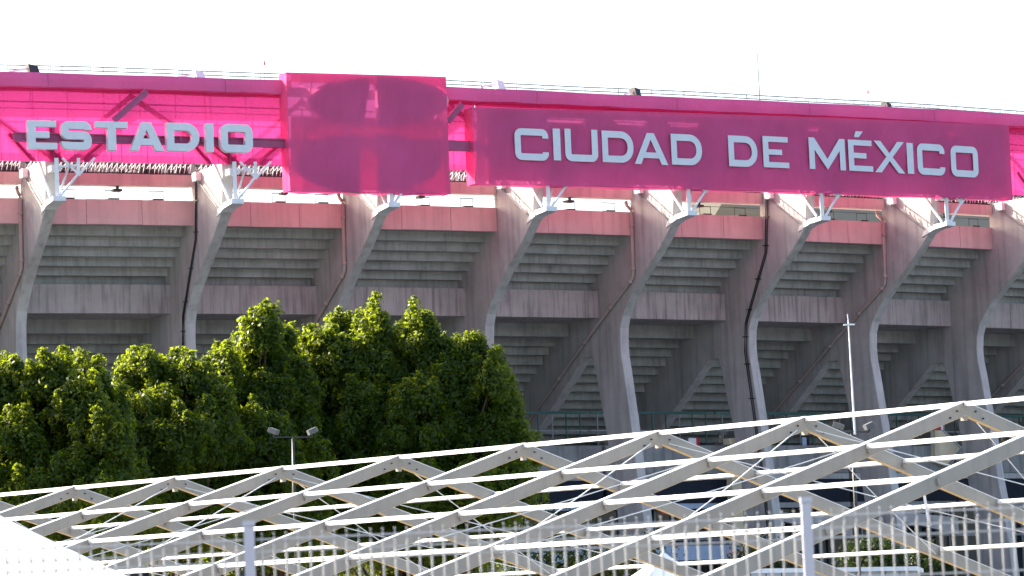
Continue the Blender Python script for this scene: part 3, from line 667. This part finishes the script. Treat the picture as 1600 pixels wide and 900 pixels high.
# ------------------------------------------------------------------ trees
def make_tree(label, base_px, Y, lobes, seed, dens=1.0):
    rg = np.random.default_rng(seed)
    base = at(base_px, 900, Y); base.z = 0
    o = thing('ficus_tree', base, label, 'tree', 'trees in front of the stadium')
    k = 6000.0 / Y
    C = []; Rr = []; Dn = []
    for (x, y, r) in lobes:
        y += 20 if y < 700 else 8
        rm = r / k; yy = Y + rg.uniform(-1, 1) * 1.5 - max(0, y - 520) / 250. * 3.0
        C.append(np.array(at(x, y, yy))); Rr.append(rm); Dn.append(380 if y < 790 else 200)
        # second row behind to give the crown depth
        for back in (2.6, 5.2):
            C.append(np.array(at(x + rg.uniform(-22, 22), y + rg.uniform(4, 22) + back, yy + back + rg.uniform(-.8, .8)))); Rr.append(rm * 1.0); Dn.append((200 if back < 3 else 120) if y < 790 else 80)
    # trunk and limbs
    mb = MB(); top = Vector(np.mean(C, axis=0)); fork = Vector((base.x, base.y, max(3.0, top.z * .35)))
    mb.tube([base + Vector((0, 0, -.2)), base + Vector((.1, 0, 1.5)), fork], .48, 10, .34)
    for c in C:
        c = Vector(c); mid = fork.lerp(c, .5) + Vector((0, 0, -.6)); mb.tube([fork, mid, c], .17, 6, .03)
    part('trunk', mb, M['bark'], o, smooth=True)
    P = []; Nn = []; Sz = []
    def clump(q, r2, dd, dn):
        nl = int(dn * r2 * (.4 + r2))
        e = rg.normal(size=(nl, 3)); e += dd * .7; e[:, 2] += .5; e /= np.linalg.norm(e, axis=1)[:, None]
        rr = r2 * (rg.uniform(.55, 1.1, nl) + .35 * (rg.random(nl) < .14) * rg.random(nl))[:, None]
        P.append(q + e * rr * np.array([1, 1, 1.15])); Nn.append(e + rg.normal(size=(nl, 3)) * .6 + np.array([0, 0, .25])); Sz.append(rg.uniform(.65, 1.3, nl))
    for c, r, dn0 in zip(C, Rr, Dn):
        ns = int(42 * dens * (r / 1.0) ** 1.8) + 12
        d = rg.normal(size=(ns, 3)); d /= np.linalg.norm(d, axis=1)[:, None]
        d[:, 2] = np.where(d[:, 2] < -.5, -d[:, 2], d[:, 2])
        for dd in d:
            r2 = .15 + .42 * rg.random() ** 1.4; out = r * rg.uniform(.5, 1.08)
            q = c + dd * out * np.array([1, 1, .95]); clump(q, r2, dd, dn0)
            if rg.random() < .34:          # upright shoots make the outline ragged
                h = q.copy(); rr2 = r2
                for _ in range(rg.integers(1, 3)):
                    h = h + np.array([rg.uniform(-.12, .12), rg.uniform(-.12, .12), rr2 * .95]) + dd * .08; rr2 *= .72; clump(h, rr2, np.array([0, 0, 1.0]), 1.2 * dn0)
    P = np.concatenate(P); Nn = np.concatenate(Nn); Sz = np.concatenate(Sz)
    Nn /= np.linalg.norm(Nn, axis=1)[:, None]
    t = rg.normal(size=P.shape); t -= Nn * (t * Nn).sum(1)[:, None]; t /= np.linalg.norm(t, axis=1)[:, None]; w = np.cross(Nn, t)
    Ln = (.088 * Sz)[:, None]; Wd = (.048 * Sz)[:, None]
    V = np.stack([P - t * Ln, P + w * Wd - t * Ln * .1, P + t * Ln - Nn * Ln * .25, P - w * Wd - t * Ln * .1], axis=1).reshape(-1, 3)
    n = len(P); me = bpy.data.meshes.new('crown')
    me.vertices.add(4 * n); me.vertices.foreach_set('co', V.astype(np.float32).ravel())
    me.loops.add(4 * n); me.loops.foreach_set('vertex_index', np.arange(4 * n, dtype=np.int32))
    me.polygons.add(n); me.polygons.foreach_set('loop_start', np.arange(0, 4 * n, 4, dtype=np.int32))
    me.update(calc_edges=True); me.materials.append(M['leaf'])
    link('crown', me, None, o)
    return n
nl = 0
nl += make_tree('dense green tree at the left edge, in front of the leftmost fin', 60, 141, [(-45, 610, 45), (-10, 600, 34), (25, 596, 28), (58, 590, 26), (84, 583, 22), (112, 575, 18), (140, 590, 24), (160, 615, 24), (70, 620, 45), (20, 640, 50), (125, 640, 45), (60, 690, 60), (135, 700, 52), (0, 720, 60), (80, 760, 60), (165, 760, 45), (0, 780, 60), (40, 840, 65), (130, 840, 65), (168, 655, 26), (172, 700, 32), (190, 745, 36), (200, 800, 40)], 1)
nl += make_tree('smaller light green tree between the left edge tree and the tallest tree', 260, 146, [(212, 570, 20), (230, 562, 16), (255, 585, 24), (284, 572, 20), (292, 590, 28), (226, 610, 30), (205, 640, 34), (250, 640, 38), (300, 630, 36), (340, 650, 32), (325, 610, 26), (215, 690, 50), (280, 690, 52), (335, 700, 45), (230, 750, 55), (310, 760, 55), (225, 830, 62), (310, 840, 62)], 2)
nl += make_tree('tall pointed green tree left of the lamp with two heads', 420, 149, [(413, 498, 17), (405, 520, 24), (432, 525, 24), (370, 560, 28), (350, 580, 22), (398, 565, 34), (440, 565, 32), (365, 610, 36), (410, 620, 44), (455, 605, 36), (350, 660, 40), (400, 680, 50), (450, 670, 50), (380, 740, 55), (450, 745, 60), (390, 830, 65), (460, 840, 65)], 3)
nl += make_tree('broad dark green tree with rounded heads in front of the fourth fin', 640, 152, [(530, 505, 22), (500, 528, 24), (545, 525, 28), (572, 500, 19), (590, 515, 22), (630, 525, 24), (655, 515, 24), (680, 540, 28), (735, 535, 15), (745, 555, 22), (765, 585, 30), (782, 600, 22), (520, 570, 40), (580, 565, 44), (640, 575, 44), (700, 590, 44), (745, 620, 40), (785, 640, 32), (500, 630, 50), (570, 640, 52), (640, 650, 55), (710, 660, 55), (770, 680, 45), (805, 690, 22), (520, 710, 60), (600, 720, 60), (690, 730, 60), (760, 735, 50), (560, 770, 55), (650, 775, 55), (750, 780, 50), (550, 850, 65), (650, 850, 65), (740, 850, 60), (800, 770, 30)], 4)
print('leaves', nl)
def shrub(label, px, py, Y, r, seed):
    rg = np.random.default_rng(seed); c = np.array(at(px, py, Y)); base = Vector((c[0], c[1], 0))
    o = thing('shrub', base, label, 'shrub', 'shrubs at the stadium base')
    mb = MB(); mb.tube([base, Vector(c)], .12, 6, .05); part('stem', mb, M['bark'], o)
    n = 2600; d = rg.normal(size=(n, 3)); d /= np.linalg.norm(d, axis=1)[:, None]
    bump = 1 + .3 * np.sin(d[:, 0] * 6 + seed) * np.sin(d[:, 2] * 5 + d[:, 1] * 4)
    P = c + d * (r * bump * rg.uniform(.6, 1.08, n))[:, None] * np.array([1.3, 1.1, 1]); t = rg.normal(size=P.shape); t /= np.linalg.norm(t, axis=1)[:, None]
    w = np.cross(d, t); w /= np.linalg.norm(w, axis=1)[:, None]
    V = np.stack([P - t * .1, P + w * .06, P + t * .12, P - w * .06], 1).reshape(-1, 3)
    me = bpy.data.meshes.new('crown'); me.from_pydata(V.tolist(), [], np.arange(4 * n).reshape(-1, 4).tolist()); me.materials.append(M['shrub_leaf']); link('crown', me, None, o)
shrub('leafy shrub left of the small peaked tent', 980, 890, 170, 1.5, 21); shrub('low shrub seen through the fence right of its right post', 1365, 880, 165, 1.1, 22)
shrub('dark shrub between fence wires near the right edge', 1450, 892, 168, 1.0, 23); shrub('dark shrub left of the fence post at the right', 1190, 885, 172, 1.3, 24); shrub('shrub under the tent ridge right of the trees', 860, 860, 172, 1.8, 25)

# ------------------------------------------------------------------ lamp posts
def flood_post(label, px0, py0, px1, py1, Y, bar_y, xl, xr, top_y=None, white=False):
    b = at(px1, py1, Y); o = thing('floodlight_post', (b.x, b.y, 0), label, 'lamp post', 'floodlight posts')
    a = at(px0, py0, Y); mb = MB(); mb.tube([Vector((b.x, b.y, 0)), b, at((px0 + px1) / 2, bar_y, Y)], .07, 10, .05); part('post', mb, M['dark_steel'], o, smooth=True)
    if white:
        lo = at(px1 - 1, bar_y + 4, Y - .12); mb = MB(); mb.tube([lo, a + Vector((0, -.12, 0))], .038, 8, .02); part('white_mast', mb, M['white_steel'], o)
        for dx, dz in ((.16, 0), (0, .0)):
            pass
        mb = MB(); mb.bar(a + Vector((-.16, -.12, -.12)), a + Vector((.2, -.12, -.12)), .05, .05); part('cross_piece', mb, M['white_steel'], o)
        mb = MB(); mb.tube([a + Vector((0, -.12, 0)), a + Vector((-.02, -.12, .22))], .018, 6); part('tip_rod', mb, M['white_steel'], o)
    l, r = at(xl, bar_y, Y), at(xr, bar_y, Y)
    mb = MB(); mb.bar(l, r, .04, .04); part('cross_arm', mb, M['dark_steel'], o)
    for q, sg in ((l, -1), (r, 1)):
        h = MB(); c = q + Vector((0, 0, .2)); ax = Vector((.8 * sg, .3, .35)).normalized()
        h.bar(c - ax * .15, c + ax * .15, .26, .17); hd = part('lamp_head', h, M['lamp_body'], o)
        g = MB(); g.bar(c + ax * .153, c + ax * .17, .23, .14); part('lens', g, M['lamp_glass'], hd)
        y = MB(); y.bar(q, c, .05, .05); part('yoke', y, M['dark_steel'], o)
flood_post('twin floodlight post standing in front of the dark trees', 457, 682, 459, 765, 128, 683, 428, 488)
flood_post('twin floodlight post with tall white mast in front of a fin', 1325, 502, 1337, 790, 124, 675, 1311, 1358, white=True)

# ------------------------------------------------------------------ tent frame
AZ = R(40.86); P0 = Vector((9.924, 85.30, 7.566)); AX = Vector((-math.sin(AZ), math.cos(AZ), 0.01317)) * 5.0
NS = Vector((-math.cos(AZ), -math.sin(AZ), -0.2998)); FSV = Vector((math.cos(AZ), math.sin(AZ), -0.2998))
tent = thing('tent_frame', (P0.x, P0.y, 0), 'bare aluminium marquee frame of rafters and white purlins in front of the trees', 'tent frame')
HW = 15.6; KS = range(-1, 10); PL = [3.22, 6.45, 9.7, 12.9, HW]
axn = AX.normalized()
for k in KS:
    pk = P0 + AX * k
    for dv in (NS, FSV):
        e = pk + dv * HW; d = (e - pk).normalized(); nrm = axn.cross(d).normalized()
        if nrm.z < 0: nrm = -nrm
        a = pk - nrm * .145; b = e - nrm * .145
        mb = MB()
        mb.bar(a, b, .13, .28, nrm)
        rf = part('rafter', mb, M['alu'], tent)
        mb = MB(); mb.bar(pk + nrm * .006, e + nrm * .006, .15, .02, nrm); part('cap_flange', mb, M['white_alu'], rf)
        mb = MB(); mb.bar(pk - nrm * .2905, e - nrm * .2905, .126, .007, nrm); part('underside_strip', mb, M['orange'], rf)  # orange strip along the underside of each rafter
        for q in (.35, .62):
            for sd_ in (-1,):
                c = pk + d * q - nrm * (.12 if q < .5 else .2); mb = MB(); mb.tube([c - axn * .075, c - axn * .105], .022, 6); part('bolt', mb, M['dark_steel'], rf)
        for l in PL:
            c = pk + dv * l - nrm * .13 - axn * .095; mb = MB(); mb.bar(c - nrm * .09, c + nrm * .07, .05, .09, d); part('purlin_shoe', mb, M['alu'], rf)
        mb = MB(); f0_ = Vector((e.x, e.y, 0)); mb.bar(f0_, e - Vector((0, 0, .1)), .14, .28); part('leg', mb, M['alu'], tent)
    mb = MB(); mb.bar(pk - Vector((0, 0, .42)), pk - Vector((0, 0, .02)), .12, .1, axn); part('ridge_plate', mb, M['alu'], tent)
for k in list(KS)[:-1]:
    a = P0 + AX * k; b = a + AX; g_ = axn * .08
    mb = MB(); mb.bar(a + g_ - Vector((0, 0, .05)), b - g_ - Vector((0, 0, .05)), .12, .105); part('ridge_purlin', mb, M['white_alu'], tent)
    for dv in (NS, FSV):
        for l in PL:
            o_ = dv * l; n_ = axn.cross(dv.normalized()); n_ = n_ if n_.z > 0 else -n_
            mb = MB(); mb.bar(a + o_ + g_ - n_ * .055, b + o_ - g_ - n_ * .055, .095, .085, n_); part('purlin', mb, M['white_alu'], tent)
    if k in (0, 1, 4, 5, 8):
        for dv in (NS, FSV):
            for (l0, l1) in ((.2, 9.6),):
                for (q0, q1) in (((l0, l1)), ((l1, l0))):
                    pa = a + dv * q0 - Vector((0, 0, .22)); pb = b + dv * q1 - Vector((0, 0, .22))
                    mb = MB(); mb.tube([pa, (pa + pb) / 2 - Vector((0, 0, .05)), pb], .014, 6); part('brace_cable', mb, M['white_steel'], tent)
# strap hanging from the last rafter
q = at(1444, 772, 80.5); mb = MB(); pts = [(1444, 772), (1446, 785), (1448.5, 795), (1449, 805), (1451.5, 814), (1453.5, 821)]
mb.v = []
for i, (x, y) in enumerate(pts):
    p = at(x, y, 80.5 + .03 * math.sin(i * 1.5)); mb.v += [tuple(p + Vector((-.03, 0, 0))), tuple(p + Vector((.03, .01 * (-1) ** i, 0)))]
mb.f = [(2 * i, 2 * i + 1, 2 * i + 3, 2 * i + 2) for i in range(len(pts) - 1)]
part('hanging_strap', mb, M['pvc'], tent)

# ------------------------------------------------------------------ white peaked tents and cabin
def pagoda(label, peak, half_w, drop, rot, fin=True):
    o = thing('peaked_tent', (peak.x, peak.y, 0), label, 'tent', 'white peaked tents')
    n = 12; prof_ = [(0.0, 0.0)] + [(t, 1 - (1 - t) ** 1.35 if False else t ** .86) for t in [i / n for i in range(1, n + 1)]]
    cr = [(-1, -1), (1, -1), (1, 1), (-1, 1)]; c, s_ = math.cos(rot), math.sin(rot)
    for f in range(4):
        mb = MB(); a = cr[f]; b = cr[(f + 1) % 4]
        for (t, dz) in prof_:
            for j in range(9):
                w = j / 8; x = (a[0] * (1 - w) + b[0] * w) * t * half_w; y = (a[1] * (1 - w) + b[1] * w) * t * half_w
                sag = .05 * math.sin(math.pi * w) * t
                mb.v.append((peak.x + c * x - s_ * y, peak.y + s_ * x + c * y, peak.z - dz * drop - sag))
        for i in range(n):
            for j in range(8): q = i * 9 + j; mb.f.append((q, q + 9, q + 10, q + 1))
        part('roof_panel', mb, M['pvc'], o, smooth=True)
        p = [(peak.x + c * v[0] * half_w - s_ * v[1] * half_w, peak.y + s_ * v[0] * half_w + c * v[1] * half_w) for v in (a, b)]
        mb = MB(); z = peak.z - drop
        mb.bar((*p[0], z - .17), (*p[1], z - .17), .02, .3); part('valance', mb, M['pvc'], o)
        mb = MB(); mb.bar((*p[0], 0), (*p[0], z), .1, .1); part('leg', mb, M['white_alu'], o)
    if fin: mb = MB(); mb.tube([peak - Vector((0, 0, .1)), peak + Vector((0, 0, .45))], .03, 6, .015); part('finial', mb, M['white_alu'], o)
pagoda('large bright white tent roof in the lower left corner', at(-190, 694, 45), 3.5, 1.98, R(2))
pagoda('small white peaked tent with finial behind the marquee rafters', at(1036.5, 862, 132), 2.5, 1.9, R(20))
c0 = at(1148, 889, 120); c1 = at(1428, 886, 126)
o = thing('site_cabin', ((c0.x + c1.x) / 2, 124, 0), 'flat grey site cabin roof low behind the fence at the right', 'cabin')
dv = Vector((.5, 3.0, 0)); zt = c0.z
for i in range(12):
    a = c0.lerp(c1, i / 12); b = c0.lerp(c1, (i + 1) / 12); a.z = b.z = 0
    mb = MB(); g_ = (b - a) * .03
    mb.hexa([a + g_, b - g_, b - g_ + dv, a + g_ + dv] + [p + Vector((0, 0, zt - .14)) for p in (a + g_, b - g_, b - g_ + dv, a + g_ + dv)]); part('wall_panel', mb, M['cabin'], o)
mb = MB(); a = c0 + Vector((-.1, -.1, -.14)); b = c1.copy(); b.z = a.z; b += Vector((.1, -.1, 0)); mb.hexa([a, b, b + dv * 1.05, a + dv * 1.05] + [p + Vector((0, 0, .14)) for p in (a, b, b + dv * 1.05, a + dv * 1.05)])
part('roof_rim', mb, M['pvc'], o)

# ------------------------------------------------------------------ wire fence near the camera
FY = 17.2
fence = thing('wire_fence', (0.2, FY, 0), 'blurred pale welded wire fence with grey posts close to the camera', 'fence')
xp = [at(390, 860, FY).x, at(1263, 860, FY).x]; sp = xp[1] - xp[0]
posts = [xp[0] - sp, xp[0], xp[1], xp[1] + sp]; ztop = 2.42
pm = MB(); pm.box(-.0225, .0225, -.0225, .0225, 0, 2.46); pm.box(-.026, .026, -.026, .026, 2.462, 2.485)
post_me = pm.mesh('post'); post_me.materials.append(M['post'])
for x in posts: link('post', post_me, None, fence, Matrix.Translation((x, FY, 0)))
wv = [(0.0, 0.3), (0, 1.1), (-.03, 1.125), (0, 1.15), (0, 2.345), (-.032, 2.372), (0, 2.40), (0, 2.43)]
wm = MB(); wm.tube([(0, y, z) for y, z in wv], .0052, 8); wire_me = wm.mesh('wire'); wire_me.materials.append(M['galv'])
for i in range(3):
    n = 45; a = posts[i] + .03; b = posts[i + 1] - .03
    hm = MB(); hm.tube([(a, 0, 0), (b, 0, 0)], .0042, 6); hme = hm.mesh('cross_wire'); hme.materials.append(M['galv'])
    for z in (2.30, 2.345, 2.40, 2.12, 1.9, 1.7, 1.5, 1.15, 1.1, .8, .5, .3): link('cross_wire', hme, None, fence, Matrix.Translation((0, FY - .008, z)))
    for k in range(n):
        x = a + (b - a) * (k + .5) / n
        link('wire', wire_me, None, fence, Matrix.Translation((x, FY, 0)))
print('objects', len(bpy.data.objects))
